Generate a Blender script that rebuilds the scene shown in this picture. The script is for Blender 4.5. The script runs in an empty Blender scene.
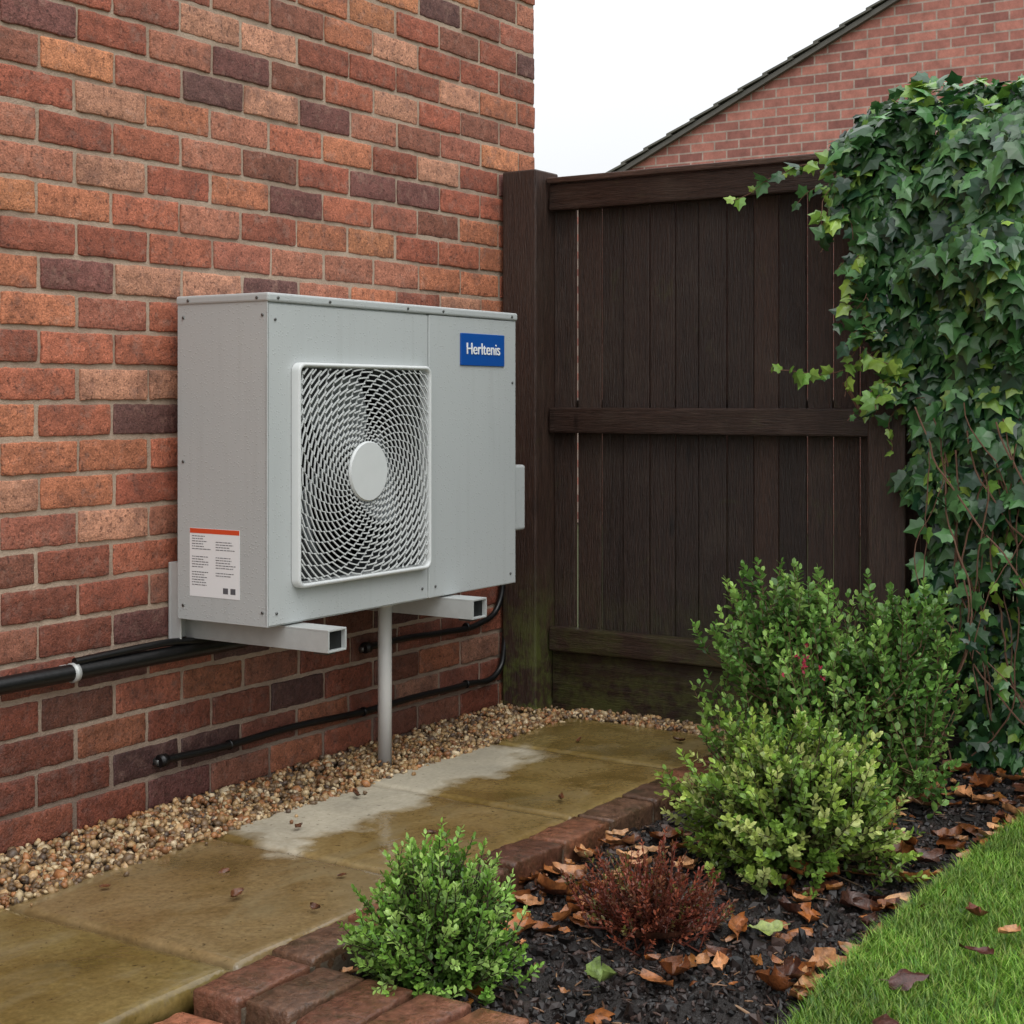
import bpy, bmesh, math, random
import numpy as np
from mathutils import Vector, Matrix, noise
R=random.Random(7); NR=np.random.RandomState(7)
S=bpy.context.scene
def lin(h):
    h=h.lstrip('#'); o=[]
    for i in (0,2,4):
        c=int(h[i:i+2],16)/255; o.append(c/12.92 if c<=.04045 else ((c+.055)/1.055)**2.4)
    return o
def link(o,parent=None):
    S.collection.objects.link(o)
    if parent: o.parent=parent
    return o
def empty(name):
    e=bpy.data.objects.new(name,None); S.collection.objects.link(e); return e
# ---------- material helper
class M:
    def __init__(s,name):
        s.m=bpy.data.materials.new(name); s.m.use_nodes=True; s.t=s.m.node_tree
        s.b=s.t.nodes['Principled BSDF']; s.tc=s.t.nodes.new('ShaderNodeTexCoord')
        s.vec=s.tc.outputs['Object']
    def n(s,t,**k):
        x=s.t.nodes.new(t)
        for a,v in k.items(): setattr(x,a,v)
        return x
    def L(s,a,b): s.t.links.new(a,b)
    def map(s,scale=(1,1,1),loc=(0,0,0)):
        x=s.n('ShaderNodeMapping'); s.L(s.vec,x.inputs[0]); x.inputs['Scale'].default_value=scale; x.inputs['Location'].default_value=loc
        return x.outputs[0]
    def noise(s,scale,detail=4,rough=.55,vec=None,dist=0):
        x=s.n('ShaderNodeTexNoise'); s.L(vec or s.vec,x.inputs['Vector'])
        x.inputs['Scale'].default_value=scale; x.inputs['Detail'].default_value=detail; x.inputs['Roughness'].default_value=rough; x.inputs['Distortion'].default_value=dist
        return x.outputs[0]
    def ramp(s,f,stops):
        x=s.n('ShaderNodeValToRGB'); s.L(f,x.inputs[0]); e=x.color_ramp.elements
        while len(e)<len(stops): e.new(.5)
        for i,(p,c) in enumerate(stops):
            e[i].position=p; c=lin(c) if isinstance(c,str) else ([c]*3 if not hasattr(c,'__len__') else c); e[i].color=(*c,1)
        return x.outputs[0]
    def mix(s,f,a,b,mode='MIX'):
        x=s.n('ShaderNodeMix',data_type='RGBA',blend_type=mode)
        for sock,v in ((x.inputs[0],f),(x.inputs[6],a),(x.inputs[7],b)):
            if isinstance(v,bpy.types.NodeSocket): s.L(v,sock)
            elif isinstance(v,str): sock.default_value=(*lin(v),1)
            elif hasattr(v,'__len__'): sock.default_value=(*v,1)
            else: sock.default_value=v if sock==x.inputs[0] else (v,v,v,1)
        return x.outputs[2]
    def math(s,op,a,b=0,c=0,clamp=False):
        x=s.n('ShaderNodeMath',operation=op,use_clamp=clamp)
        for sock,v in zip(x.inputs,(a,b,c)):
            if isinstance(v,bpy.types.NodeSocket): s.L(v,sock)
            else: sock.default_value=v
        return x.outputs[0]
    def xyz(s):
        x=s.n('ShaderNodeSeparateXYZ'); s.L(s.vec,x.inputs[0]); return x.outputs
    def attr(s,name='Col'):
        x=s.n('ShaderNodeAttribute',attribute_name=name); return x.outputs['Color']
    def set(s,key,v):
        sock=s.b.inputs[key]
        if isinstance(v,bpy.types.NodeSocket): s.L(v,sock)
        elif isinstance(v,str): sock.default_value=(*lin(v),1)
        elif hasattr(v,'__len__'): sock.default_value=(*v,1)
        else: sock.default_value=v
        return s
    def bump(s,h,strength=.5,dist=.01,prev=None):
        x=s.n('ShaderNodeBump'); s.L(h,x.inputs['Height']); x.inputs['Strength'].default_value=strength; x.inputs['Distance'].default_value=dist
        if prev: s.L(prev,x.inputs['Normal'])
        s.L(x.outputs[0],s.b.inputs['Normal']); return x.outputs[0]
def simple(name,c,rough=.5,metal=0,nscale=0,var=.15,bump=0):
    m=M(name)
    if nscale:
        n=m.noise(nscale,3); cc=lin(c) if isinstance(c,str) else c
        m.set('Base Color',m.mix(n,[x*(1-var) for x in cc],[min(1,x*(1+var)) for x in cc]))
        if bump: m.bump(n,bump,.003)
    else: m.set('Base Color',c)
    m.set('Roughness',rough); m.set('Metallic',metal); return m.m
# ---------- mesh helpers
def raw_mesh(name,V,F,cols=None,mat=None,parent=None,smooth=False,mats=None,midx=None):
    V=np.asarray(V,dtype=np.float32); F=np.asarray(F,dtype=np.int32); k=F.shape[1]
    me=bpy.data.meshes.new(name); me.vertices.add(len(V)); me.vertices.foreach_set('co',V.ravel())
    me.loops.add(F.size); me.loops.foreach_set('vertex_index',F.ravel())
    me.polygons.add(len(F)); me.polygons.foreach_set('loop_start',np.arange(0,F.size,k,dtype=np.int32))
    me.update(calc_edges=True); me.validate()
    if cols is not None:
        a=me.color_attributes.new('Col','FLOAT_COLOR','POINT')
        c=np.ones((len(V),4),np.float32); c[:,:3]=cols; a.data.foreach_set('color',c.ravel())
    for mm in (mats or ([mat] if mat else [])): me.materials.append(mm)
    if midx is not None: me.polygons.foreach_set('material_index',np.asarray(midx,np.int32))
    me.polygons.foreach_set('use_smooth',np.full(len(F),smooth))
    me.update()
    o=bpy.data.objects.new(name,me); return link(o,parent)
def inst(tv,tf,B,loc):
    tv=np.asarray(tv,float); tf=np.asarray(tf,int); B=np.asarray(B); loc=np.asarray(loc); N=len(loc)
    V=np.einsum('nij,vj->nvi',B,tv)+loc[:,None,:]
    F=tf[None]+(np.arange(N)*len(tv))[:,None,None]
    return V.reshape(-1,3),F.reshape(-1,tf.shape[1])
def basis(x,nrm):
    x=np.asarray(x,float); x/=np.linalg.norm(x,axis=1,keepdims=True)+1e-9
    y=np.cross(nrm,x); y/=np.linalg.norm(y,axis=1,keepdims=True)+1e-9
    z=np.cross(x,y); return np.stack([x,y,z],axis=2)
def combine(parts):
    Vs=[];Fs=[];Cs=[];Ms=[];o=0
    for V,F,C,mi in parts:
        Vs.append(V);Fs.append(F+o);Cs.append(C if C.ndim==2 else np.tile(C,(len(V),1)));Ms.append(np.full(len(F),mi));o+=len(V)
    return np.concatenate(Vs),np.concatenate(Fs),np.concatenate(Cs),np.concatenate(Ms)
def box(name,a,b,mat,parent=None,bev=.002,seg=2):
    bm=bmesh.new(); bmesh.ops.create_cube(bm,size=1)
    a=Vector(a);b=Vector(b);c=(a+b)/2;d=b-a
    for v in bm.verts: v.co=Vector((c.x+v.co.x*d.x,c.y+v.co.y*d.y,c.z+v.co.z*d.z))
    if bev: bmesh.ops.bevel(bm,geom=bm.edges[:],offset=bev,segments=seg,profile=.5,affect='EDGES')
    me=bpy.data.meshes.new(name); bm.to_mesh(me); bm.free(); me.materials.append(mat)
    for p in me.polygons: p.use_smooth=False
    return link(bpy.data.objects.new(name,me),parent)
def tube(name,pts,r,mat,parent=None,poly=True,res=6):
    cu=bpy.data.curves.new(name,'CURVE'); cu.dimensions='3D'; cu.bevel_depth=r; cu.bevel_resolution=res; cu.use_fill_caps=True
    if poly:
        sp=cu.splines.new('POLY'); sp.points.add(len(pts)-1)
        for i,p in enumerate(pts): sp.points[i].co=(*p,1)
    else:
        sp=cu.splines.new('BEZIER'); sp.bezier_points.add(len(pts)-1)
        for i,p in enumerate(pts):
            q=sp.bezier_points[i]; q.co=p; q.handle_left_type=q.handle_right_type='AUTO'
    cu.materials.append(mat)
    return link(bpy.data.objects.new(name,cu),parent)
def cyl(name,c,r,h,axis,mat,parent=None,n=32,bev=0):
    bm=bmesh.new(); bmesh.ops.create_cone(bm,cap_ends=True,segments=n,radius1=r,radius2=r,depth=h)
    if bev: bmesh.ops.bevel(bm,geom=[e for e in bm.edges if len(e.link_faces)==2 and any(len(f.verts)>4 for f in e.link_faces)],offset=bev,segments=2,affect='EDGES')
    me=bpy.data.meshes.new(name); bm.to_mesh(me); bm.free(); me.materials.append(mat)
    for p in me.polygons: p.use_smooth=len(p.vertices)==4
    o=bpy.data.objects.new(name,me); o.location=c
    o.rotation_euler={'Z':(0,0,0),'Y':(math.pi/2,0,0),'X':(0,math.pi/2,0)}[axis]
    return link(o,parent)
def fbm(x,y,z=0,o=4): return noise.fractal(Vector((x,y,z)),1.0,2.0,o)

# =============================================================== CAMERA / WORLD
cam=bpy.data.cameras.new('camera'); co=bpy.data.objects.new('camera',cam); link(co); S.camera=co
co.location=(0,0,1.0); co.rotation_euler=(math.pi/2,0,math.radians(33-90))
cam.lens=1550/1024*36; cam.sensor_width=36; cam.shift_y=-112/1024; cam.clip_end=2000; cam.clip_start=.05
W=bpy.data.worlds.new('World'); S.world=W; W.use_nodes=True; t=W.node_tree
bg=t.nodes['Background']; sky=t.nodes.new('ShaderNodeTexSky'); sky.sky_type='NISHITA'; sky.sun_disc=False
sky.sun_elevation=math.radians(52); sky.sun_rotation=math.radians(215); sky.air_density=1; sky.dust_density=4
tc=t.nodes.new('ShaderNodeTexCoord'); sp=t.nodes.new('ShaderNodeSeparateXYZ'); t.links.new(tc.outputs['Generated'],sp.inputs[0])
mr=t.nodes.new('ShaderNodeMapRange'); t.links.new(sp.outputs[2],mr.inputs[0]); mr.inputs[1].default_value=0; mr.inputs[2].default_value=1; mr.inputs[3].default_value=8.2; mr.inputs[4].default_value=22
nz=t.nodes.new('ShaderNodeTexNoise'); t.links.new(tc.outputs['Generated'],nz.inputs['Vector']); nz.inputs['Scale'].default_value=2.2; nz.inputs['Detail'].default_value=3
mr2=t.nodes.new('ShaderNodeMapRange'); t.links.new(nz.outputs[0],mr2.inputs[0]); mr2.inputs[3].default_value=.88; mr2.inputs[4].default_value=1.12
mu=t.nodes.new('ShaderNodeMath'); mu.operation='MULTIPLY'; t.links.new(mr.outputs[0],mu.inputs[0]); t.links.new(mr2.outputs[0],mu.inputs[1])
cc=t.nodes.new('ShaderNodeCombineColor')
for i,k in enumerate((.98,1.0,1.02)):
    m=t.nodes.new('ShaderNodeMath'); m.operation='MULTIPLY'; t.links.new(mu.outputs[0],m.inputs[0]); m.inputs[1].default_value=k; t.links.new(m.outputs[0],cc.inputs[i])
mx=t.nodes.new('ShaderNodeMix'); mx.data_type='RGBA'; mx.inputs[0].default_value=.93
t.links.new(sky.outputs[0],mx.inputs[6]); t.links.new(cc.outputs[0],mx.inputs[7]); t.links.new(mx.outputs[2],bg.inputs[0]); bg.inputs[1].default_value=.1
sun=bpy.data.lights.new('sun','SUN'); sun.energy=.9; sun.angle=math.radians(35); sun.color=(1,.985,.96)
so=bpy.data.objects.new('sun',sun); link(so)
d=Vector((-.55,-.78,1.25)).normalized(); so.rotation_euler=d.to_track_quat('Z','Y').to_euler()
S.view_settings.view_transform='Standard'; S.view_settings.look='None'; S.view_settings.exposure=0

WY=2.80; WX=4.46; FX=4.34
# =============================================================== MATERIALS
m=M('brick'); a=m.attr()
n1=m.noise(38,4,.7); n2=m.noise(230,2,.75); n3=m.noise(7,2)
c=m.mix(1,a,m.ramp(n1,[(.28,.60),(.5,.98),(.72,1.28)]),'MULTIPLY')
c=m.mix(1,c,m.ramp(n2,[(.3,.60),(.55,1.0),(.72,1.38)]),'MULTIPLY')
c=m.mix(m.math('MULTIPLY',m.ramp(m.noise(24,4,.75),[(.54,0.),(.70,1.)]),.38),c,'C9A08C')
c=m.mix(m.math('MULTIPLY',m.ramp(m.noise(12,4,.7),[(.50,0.),(.66,1.)]),.42),c,'5A3A34')
c=m.mix(m.math('MULTIPLY',m.ramp(m.noise(95,2,.6),[(.58,0.),(.66,1.)]),.55),c,'3A2420')
z=m.xyz()[2]
damp=m.math('SUBTRACT',1,m.math('MULTIPLY_ADD',m.math('ADD',z,m.math('MULTIPLY',n3,.45)),1.9,-.92,clamp=True),clamp=True)
c=m.mix(m.math('MULTIPLY',damp,.85),c,m.mix(1,c,(.48,.50,.55),'MULTIPLY'))
m.set('Base Color',c); m.set('Roughness',m.ramp(damp,[(0,.75),(1,.45)])); m.b.inputs['Specular IOR Level'].default_value=.4
b=m.bump(n2,.6,.003); m.bump(n1,.9,.006,b); BRICK=m.m
m=M('mortar'); n=m.noise(160,3,.7); c=m.mix(n,'978270','C8B49F')
c=m.mix(m.math('MULTIPLY',m.ramp(m.noise(6,3),[(.4,0.),(.65,1.)]),.45),c,'7A6152')
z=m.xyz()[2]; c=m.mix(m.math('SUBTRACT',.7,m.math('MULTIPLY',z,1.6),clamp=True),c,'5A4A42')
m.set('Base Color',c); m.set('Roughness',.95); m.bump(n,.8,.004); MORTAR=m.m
m=M('painted_metal'); n=m.noise(3,2); c=m.mix(n,'B0B5B5','BBBFBE')
v=m.n('ShaderNodeTexVoronoi'); m.L(m.vec,v.inputs['Vector']); v.inputs['Scale'].default_value=150; v.inputs['Randomness'].default_value=1
sel=m.n('ShaderNodeSeparateColor'); m.L(v.outputs['Color'],sel.inputs[0])
dr=m.math('MULTIPLY',m.math('SUBTRACT',.36,v.outputs['Distance'],clamp=True),m.math('GREATER_THAN',sel.outputs[0],.66))
st=m.noise(1,3,.5,m.map((45,45,1.6)))
c=m.mix(m.math('MULTIPLY',m.ramp(st,[(.55,0.),(.8,1.)]),.14),c,'8A8C87')
c=m.mix(m.math('MULTIPLY',m.ramp(m.noise(300,2),[(.66,0.),(.72,1.)]),.25),c,'7C7F7C')
m.set('Base Color',c); m.set('Roughness',m.math('SUBTRACT',.38,m.math('MULTIPLY',dr,.7),clamp=True)); m.bump(dr,.6,.004); METAL=m.m
GRL=simple('grille_plastic','D2D5D4',.35,nscale=20,var=.05)
FANM=simple('fan_plastic','7A7F81',.3,nscale=12,var=.1)
DARK=simple('dark_interior','08090A',.6); BLACK=simple('black_rubber','0B0B0C',.38,nscale=45,var=.4,bump=.35)
MID=simple('shroud_grey','26292A',.5); STEEL=simple('galvanised_steel','BEC1BF',.4,.2,nscale=40,var=.12,bump=.1); SCREW=simple('screw_steel','6B6C6A',.35,.8)
BLUE=simple('badge_blue','1450A0',.3); WHITE=simple('white_print','EDEFF0',.4); ORG=simple('label_orange','D8502A',.4); INK=simple('label_ink','5A5B60',.6)
PVC=simple('pvc_white','D8D8D5',.4,nscale=15,var=.08)
def woodmat(name,vertical=True,moss=.95):
    m=M(name); a=m.attr(); v=m.map((22,22,1.4) if vertical else (22,1.2,22))
    g=m.noise(3,4,.65,v,.6); g2=m.noise(14,3,.7,v)
    c=m.mix(g,'19110E','3E2B22'); c=m.mix(1,c,a,'MULTIPLY')
    c=m.mix(1,c,m.ramp(g2,[(.3,.42),(.7,1.6)]),'MULTIPLY')
    z=m.xyz()[2]; mo=m.ramp(m.noise(11,4,.75),[(.42,0.),(.60,1.)])
    low=m.math('SUBTRACT',1,m.math('MULTIPLY',z,2.1),clamp=True)
    c=m.mix(m.math('MULTIPLY',m.math('MULTIPLY',mo,low,clamp=True),moss),c,'5F6A30')
    c=m.mix(m.math('MULTIPLY',m.ramp(m.noise(5,4,.7),[(.52,0.),(.75,1.)]),.3),c,'4E443A')
    c=m.mix(m.math('MULTIPLY',m.ramp(m.noise(7,4,.8,None,1.),[(.60,0.),(.72,1.)]),.20),c,'4A5228')
    vv=m.n('ShaderNodeTexVoronoi'); m.L(m.map((9,9,2.6)),vv.inputs['Vector']); vv.inputs['Scale'].default_value=1
    kn=m.ramp(vv.outputs['Distance'],[(.05,1.),(.12,0.)]); c=m.mix(m.math('MULTIPLY',kn,.85),c,'0B0605')
    m.set('Base Color',c); m.set('Roughness',m.ramp(g,[(.3,.30),(.7,.58)])); m.bump(g2,.8,.005); return m.m
WOODV=woodmat('fence_wood_vertical',True,.25); WOODP=woodmat('fence_wood_post',True,1.0); WOODH=woodmat('fence_wood_rail',False,.35)
m=M('wet_sandstone'); a=m.attr(); o=m.xyz()
n1=m.noise(4,5,.6,None,.5); n2=m.noise(80,3,.65); n3=m.noise(3.2,3,.6,None,1.2)
c=m.ramp(n1,[(.28,'5A4A26'),(.45,'746039'),(.58,'837049'),(.75,'6A5931')]); c=m.mix(1,c,a,'MULTIPLY')
c=m.mix(1,c,m.ramp(n2,[(.3,.78),(.7,1.2)]),'MULTIPLY')
c=m.mix(m.math('MULTIPLY',m.ramp(m.noise(2.2,4,.6,m.map((1,2.4,1),(4,1,0)),1.),[(.5,0.),(.66,1.)]),.4),c,'8E8264')
w=m.noise(4.5,3,.6); w2=m.math('MULTIPLY_ADD',w,.42,-.21)
w3=m.math('ADD',w2,m.math('MULTIPLY_ADD',m.noise(22,3,.7),.06,-.03))
ey=m.math('MULTIPLY_ADD',m.math('SUBTRACT',m.math('ADD',o[1],w3),2.275),14,0,clamp=True)
ex=m.math('MULTIPLY',m.math('MULTIPLY',m.math('SUBTRACT',m.math('ADD',o[0],w3),2.62),12,clamp=True),m.math('MULTIPLY',m.math('SUBTRACT',3.78,m.math('ADD',o[0],w3)),12,clamp=True),clamp=True)
dry=m.math('MULTIPLY',ey,ex,clamp=True)
c=m.mix(m.math('MULTIPLY',dry,.88),c,m.mix(1,m.mix(n2,'9A917B','CBC4B2'),m.ramp(n1,[(.3,.75),(.7,1.1)]),'MULTIPLY'))
c=m.mix(m.math('MULTIPLY',m.ramp(m.noise(60,2),[(.66,0.),(.72,1.)]),.55),c,'33290F')
m.set('Base Color',c)
wet=m.ramp(n3,[(.40,.04),(.60,.26)]); m.set('Roughness',m.math('ADD',wet,m.math('MULTIPLY',dry,.55)))
b=m.bump(m.noise(9,3,.6,None,1.0),.14,.02); m.bump(n2,.14,.003,b); PAVE=m.m
m=M('path_joint'); n=m.noise(90,3,.7); m.set('Base Color',m.mix(n,'2A2416','5A5036')); m.set('Roughness',.7); m.bump(n,.6,.004); JOINT=m.m
m=M('edging_joint'); n=m.noise(90,3,.7); m.set('Base Color',m.mix(n,'3A342C','7A6C5A')); m.set('Roughness',.8); m.bump(n,.8,.004); EJ=m.m
m=M('edging_brick'); a=m.attr(); n=m.noise(60,4,.7); c=m.mix(1,a,m.ramp(n,[(.3,.45),(.7,1.45)]),'MULTIPLY')
c=m.mix(m.math('MULTIPLY',m.ramp(m.noise(14,4,.7),[(.5,0.),(.66,1.)]),.5),c,'34321E')
c=m.mix(m.math('MULTIPLY',m.ramp(m.noise(45,3,.7),[(.60,0.),(.72,1.)]),.35),c,'96725C'); m.set('Base Color',c); m.set('Roughness',m.ramp(m.noise(12,2),[(.35,.16),(.65,.45)])); m.bump(n,.8,.006); EDGE=m.m
m=M('pebble'); a=m.attr(); n=m.noise(150,2); m.set('Base Color',m.mix(1,a,m.ramp(n,[(.3,.7),(.7,1.25)]),'MULTIPLY')); m.set('Roughness',.45); PEB=m.m
m=M('soil'); n=m.noise(60,4,.75); m.set('Base Color',m.mix(n,'0D0A0A','2E2723')); m.set('Roughness',m.ramp(m.noise(40,2),[(.4,.35),(.7,.8)])); m.bump(n,1,.015); SOIL=m.m
m=M('mulch'); m.set('Base Color',m.attr()); m.set('Roughness',.5); MULCH=m.m
m=M('lawn_ground'); m.set('Base Color',m.mix(m.noise(30,4),'2C3D12','4D6A22')); m.set('Roughness',.9); LAWNG=m.m
m=M('ground_far'); m.set('Base Color',m.mix(m.noise(2,4),'38421F','55593A')); m.set('Roughness',.95); GROUND=m.m
def leafmat(name,rough=.32,trans=.25,nscale=60,spec=.5):
    m=M(name); a=m.attr(); c=m.mix(1,a,m.ramp(m.noise(nscale,2),[(.3,.7),(.7,1.25)]),'MULTIPLY')
    m.set('Base Color',c); m.set('Roughness',rough); m.b.inputs['Specular IOR Level'].default_value=spec
    tr=m.n('ShaderNodeBsdfTranslucent'); m.L(c,tr.inputs[0]); ms=m.n('ShaderNodeMixShader'); ms.inputs[0].default_value=trans
    out=[x for x in m.t.nodes if x.type=='OUTPUT_MATERIAL'][0]
    m.L(m.b.outputs[0],ms.inputs[1]); m.L(tr.outputs[0],ms.inputs[2]); m.L(ms.outputs[0],out.inputs[0]); return m.m
LEAF=leafmat('leaf',.35,.3); IVYM=leafmat('ivy_leaf',.3,.12,25); GRASSM=leafmat('grass_blade',.45,.35,20)
m=M('fallen_leaf'); a=m.attr(); n=m.noise(55,4,.7); c=m.mix(1,a,m.ramp(n,[(.3,.35),(.52,1.),(.72,1.5)]),'MULTIPLY'); m.set('Base Color',c); m.set('Roughness',.3); m.bump(n,.7,.004); DEAD=m.m
m=M('twig'); m.set('Base Color',m.attr()); m.set('Roughness',.8); TWIG=m.m
m=M('far_brick'); bt=m.n('ShaderNodeTexBrick'); mp=m.n('ShaderNodeSeparateXYZ'); m.L(m.vec,mp.inputs[0]); cb=m.n('ShaderNodeCombineXYZ'); m.L(mp.outputs[1],cb.inputs[0]); m.L(mp.outputs[2],cb.inputs[1]); m.L(mp.outputs[0],cb.inputs[2]); m.L(cb.outputs[0],bt.inputs[0])
bt.inputs['Scale'].default_value=1; bt.inputs['Brick Width'].default_value=.225; bt.inputs['Row Height'].default_value=.078; bt.inputs['Mortar Size'].default_value=.007; bt.inputs['Bias'].default_value=0
bt.inputs['Color1'].default_value=(*lin('B8796A'),1); bt.inputs['Color2'].default_value=(*lin('8A5850'),1); bt.inputs['Mortar'].default_value=(*lin('A89488'),1)
c=m.mix(1,bt.outputs[0],m.ramp(m.noise(9,5,.8),[(.3,.65),(.7,1.25)]),'MULTIPLY'); m.set('Base Color',c); m.set('Roughness',.9); m.bump(bt.outputs['Fac'],-.4,.01); FARB=m.m
TILE=simple('roof_tile','5C5A52',.7,nscale=6,var=.35,bump=.4)
TRIM=simple('verge_mortar','5E5B55',.8,nscale=8,var=.3)

# =============================================================== BRICK HOUSE
house=empty('brick_house')
def brick_template(l,d,h,bev=.004,fine=None,amp=.0026):
    bm=bmesh.new(); bmesh.ops.create_cube(bm,size=1)
    for v in bm.verts: v.co=Vector((v.co.x*l,v.co.y*d,v.co.z*h))
    bmesh.ops.bevel(bm,geom=bm.edges[:],offset=bev,segments=2,profile=.5,affect='EDGES')
    if fine is not None:
        ex=[e for e in bm.edges if abs(e.verts[0].co.x-e.verts[1].co.x)>l*.5]; bmesh.ops.subdivide_edges(bm,edges=ex,cuts=13,use_grid_fill=True)
        ez=[e for e in bm.edges if abs(e.verts[0].co.z-e.verts[1].co.z)>h*.5 and abs(e.verts[0].co.x-e.verts[1].co.x)<1e-4]; bmesh.ops.subdivide_edges(bm,edges=ez,cuts=3,use_grid_fill=True)
        for v in bm.verts:
            p=v.co*52; q=Vector((fine*7.1,0,0))
            e=1.0 if (abs(v.co.z)>h/2-.006 or abs(v.co.x)>l/2-.006) else .4
            v.co+=Vector((noise.noise(p+q),noise.noise(p+q+Vector((9,0,0)))*.7,noise.noise(p+q+Vector((0,9,0)))))*amp*e
    bmesh.ops.triangulate(bm,faces=bm.faces[:])
    bm.verts.index_update(); V=np.array([v.co[:] for v in bm.verts]); F=np.array([[v.index for v in f.verts] for f in bm.faces]); bm.free(); return V,F
PAL=[('B66C52',6),('A8604A',6),('BE7858',5),('9A5A46',5),('80524A',3),('C68E72',3),('B2745C',4),('8E5A48',3),('6C4A44',2),('C8845E',3),('A46450',4)]
PALX=[np.array(lin(h)) for h,w in PAL for _ in range(w)]
Lp,Hp=.222,.0835
TPL=[brick_template(Lp-.011,.10,Hp-.012,.003,i+1) for i in range(7)]
def brick_field(name,origin,axis,length,rows,parent,rng):
    G=[([],[],[]) for _ in TPL]
    for r in range(rows):
        off=-(r%2)*Lp/2 + rng.uniform(-.006,.006); k=0
        while True:
            x0=off+k*Lp; x1=x0+Lp; k+=1
            if x0>=length-.02: break
            a=max(x0,0); b=min(x1,length)
            if b-a<.04: continue
            sc=(b-a-.011)/(Lp-.011)*rng.uniform(.985,1.01)
            cx=(a+b)/2+rng.uniform(-.0015,.0015); cz=-.09+r*Hp+Hp/2+rng.uniform(-.0012,.0012); dy=rng.uniform(-.002,.003)
            ang=rng.gauss(0,.005); ca,sa=math.cos(ang),math.sin(ang)
            fl=rng.choice((1,-1))
            bb=np.array([[sc*ca*fl,0,-sa],[0,1,0],[sa*sc*fl,0,ca*1]])
            if fl<0: bb=bb@np.diag([1,1,-1.])
            if axis=='X': L_=(origin[0]+cx,origin[1]+.05+dy,cz)
            else: bb=np.array([[0,-1,0],[1,0,0],[0,0,1]])@bb; L_=(origin[0]-.05+dy,origin[1]+cx,cz)
            g=G[rng.randrange(len(TPL))]; g[0].append(L_); g[1].append(bb); g[2].append(PALX[rng.randrange(len(PALX))]*rng.uniform(.82,1.14))
    parts=[]
    for (l,b,c),(tv,tf) in zip(G,TPL):
        V,F=inst(tv,tf,np.array(b),np.array(l)); parts.append((V,F,np.repeat(np.array(c),len(tv),axis=0),0))
    V,F,C,_=combine(parts); raw_mesh(name,V,F,C,BRICK,parent,True)
brick_field('wall_bricks_side',(-1.2,WY,0),'X',WX+1.2,42,house,R)
brick_field('wall_bricks_end',(WX,WY+.1,0),'Y',2.0,42,house,R)
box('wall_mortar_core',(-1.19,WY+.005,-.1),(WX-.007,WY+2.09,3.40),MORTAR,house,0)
box('roof_eave',(-1.4,WY-.3,3.45),(WX+.25,WY+2.3,3.6),TRIM,house,.01)

h2=empty('brick_house')
def prism(name,prof,x0,x1,mat,parent):
    n=len(prof); V=[(x0,y,z) for y,z in prof]+[(x1,y,z) for y,z in prof]
    bm=bmesh.new(); vs=[bm.verts.new(v) for v in V]; bm.faces.new(vs[:n]); bm.faces.new(vs[n:][::-1])
    for i in range(n): bm.faces.new((vs[i],vs[(i+1)%n],vs[n+(i+1)%n],vs[n+i]))
    bmesh.ops.recalc_face_normals(bm,faces=bm.faces[:]); me=bpy.data.meshes.new(name); bm.to_mesh(me); bm.free(); me.materials.append(mat)
    return link(bpy.data.objects.new(name,me),parent)
k=.469; zb=2.96; zr=zb+(6.76-1)*k; ze=zb+(6.76-7.3)*k
prism('gable_walls',[(7.3,-.1),(7.3,ze),(1,zr),(-5.3,ze),(-5.3,-.1)],12,19,FARB,h2)
sl=math.atan(k); Ls=math.hypot(6.7,6.7*k); nt=30
for side in (1,-1):
    V=[];F=[]
    for i in range(nt):
        s0=i*Ls/nt-.02; s1=(i+1)*Ls/nt+.03
        for (sa,up) in ((s0,.008),(s1,.028)):
            for th in (0,.018):
                for x in (11.93,19.1):
                    yy=1+side*(math.cos(sl)*sa); zz=zr+.01-math.sin(sl)*sa+up+th; V.append((x,yy,zz))
        b=i*8
        F+= [[b,b+1,b+5,b+4],[b+2,b+3,b+7,b+6],[b,b+2,b+6,b+4],[b+1,b+3,b+7,b+5],[b+4,b+5,b+7,b+6],[b,b+1,b+3,b+2]]
    raw_mesh('roof_tiles_%s'%('a' if side>0 else 'b'),V,F,None,TILE,h2)
    a=(1,zr); e=(1+side*6.5,zr-6.5*k)
    prism('verge_%s'%('a' if side>0 else 'b'),[(a[0],a[1]+.012),(e[0],e[1]+.012),(e[0],e[1]-.03),(a[0],a[1]-.03)],11.95,11.995,TRIM,h2)

# =============================================================== GROUND
bm=bmesh.new(); bmesh.ops.create_grid(bm,x_segments=2,y_segments=2,size=300); me=bpy.data.meshes.new('ground'); bm.to_mesh(me); bm.free(); me.materials.append(GROUND)
g=link(bpy.data.objects.new('ground',me)); g.location.z=-.12
gravel=empty('gravel')
GB=simple('gravel_base','4A3E30',.9,nscale=80,var=.4,bump=.5)
box('gravel_bed',(-1.1,2.50,-.11),(4.3,WY-.001,-.02),GB,gravel,0)
box('gravel_bed_end',(4.20,1.75,-.11),(4.46,2.49,-.02),GB,gravel,0)
bm=bmesh.new(); bmesh.ops.create_icosphere(bm,subdivisions=1,radius=1); pv0=np.array([v.co[:] for v in bm.verts]); pf=np.array([[v.index for v in f.verts] for f in bm.faces]); bm.free()
pc=[np.array(lin(h)) for h in ('A5875C','8C7050','B8986E','6E5840','A07C52','C2AB84','7A6248','A8744A','CDB896','5F4E40','8A5E3C')]
Vs=[];Fs=[];Cs=[];off=0
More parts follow.
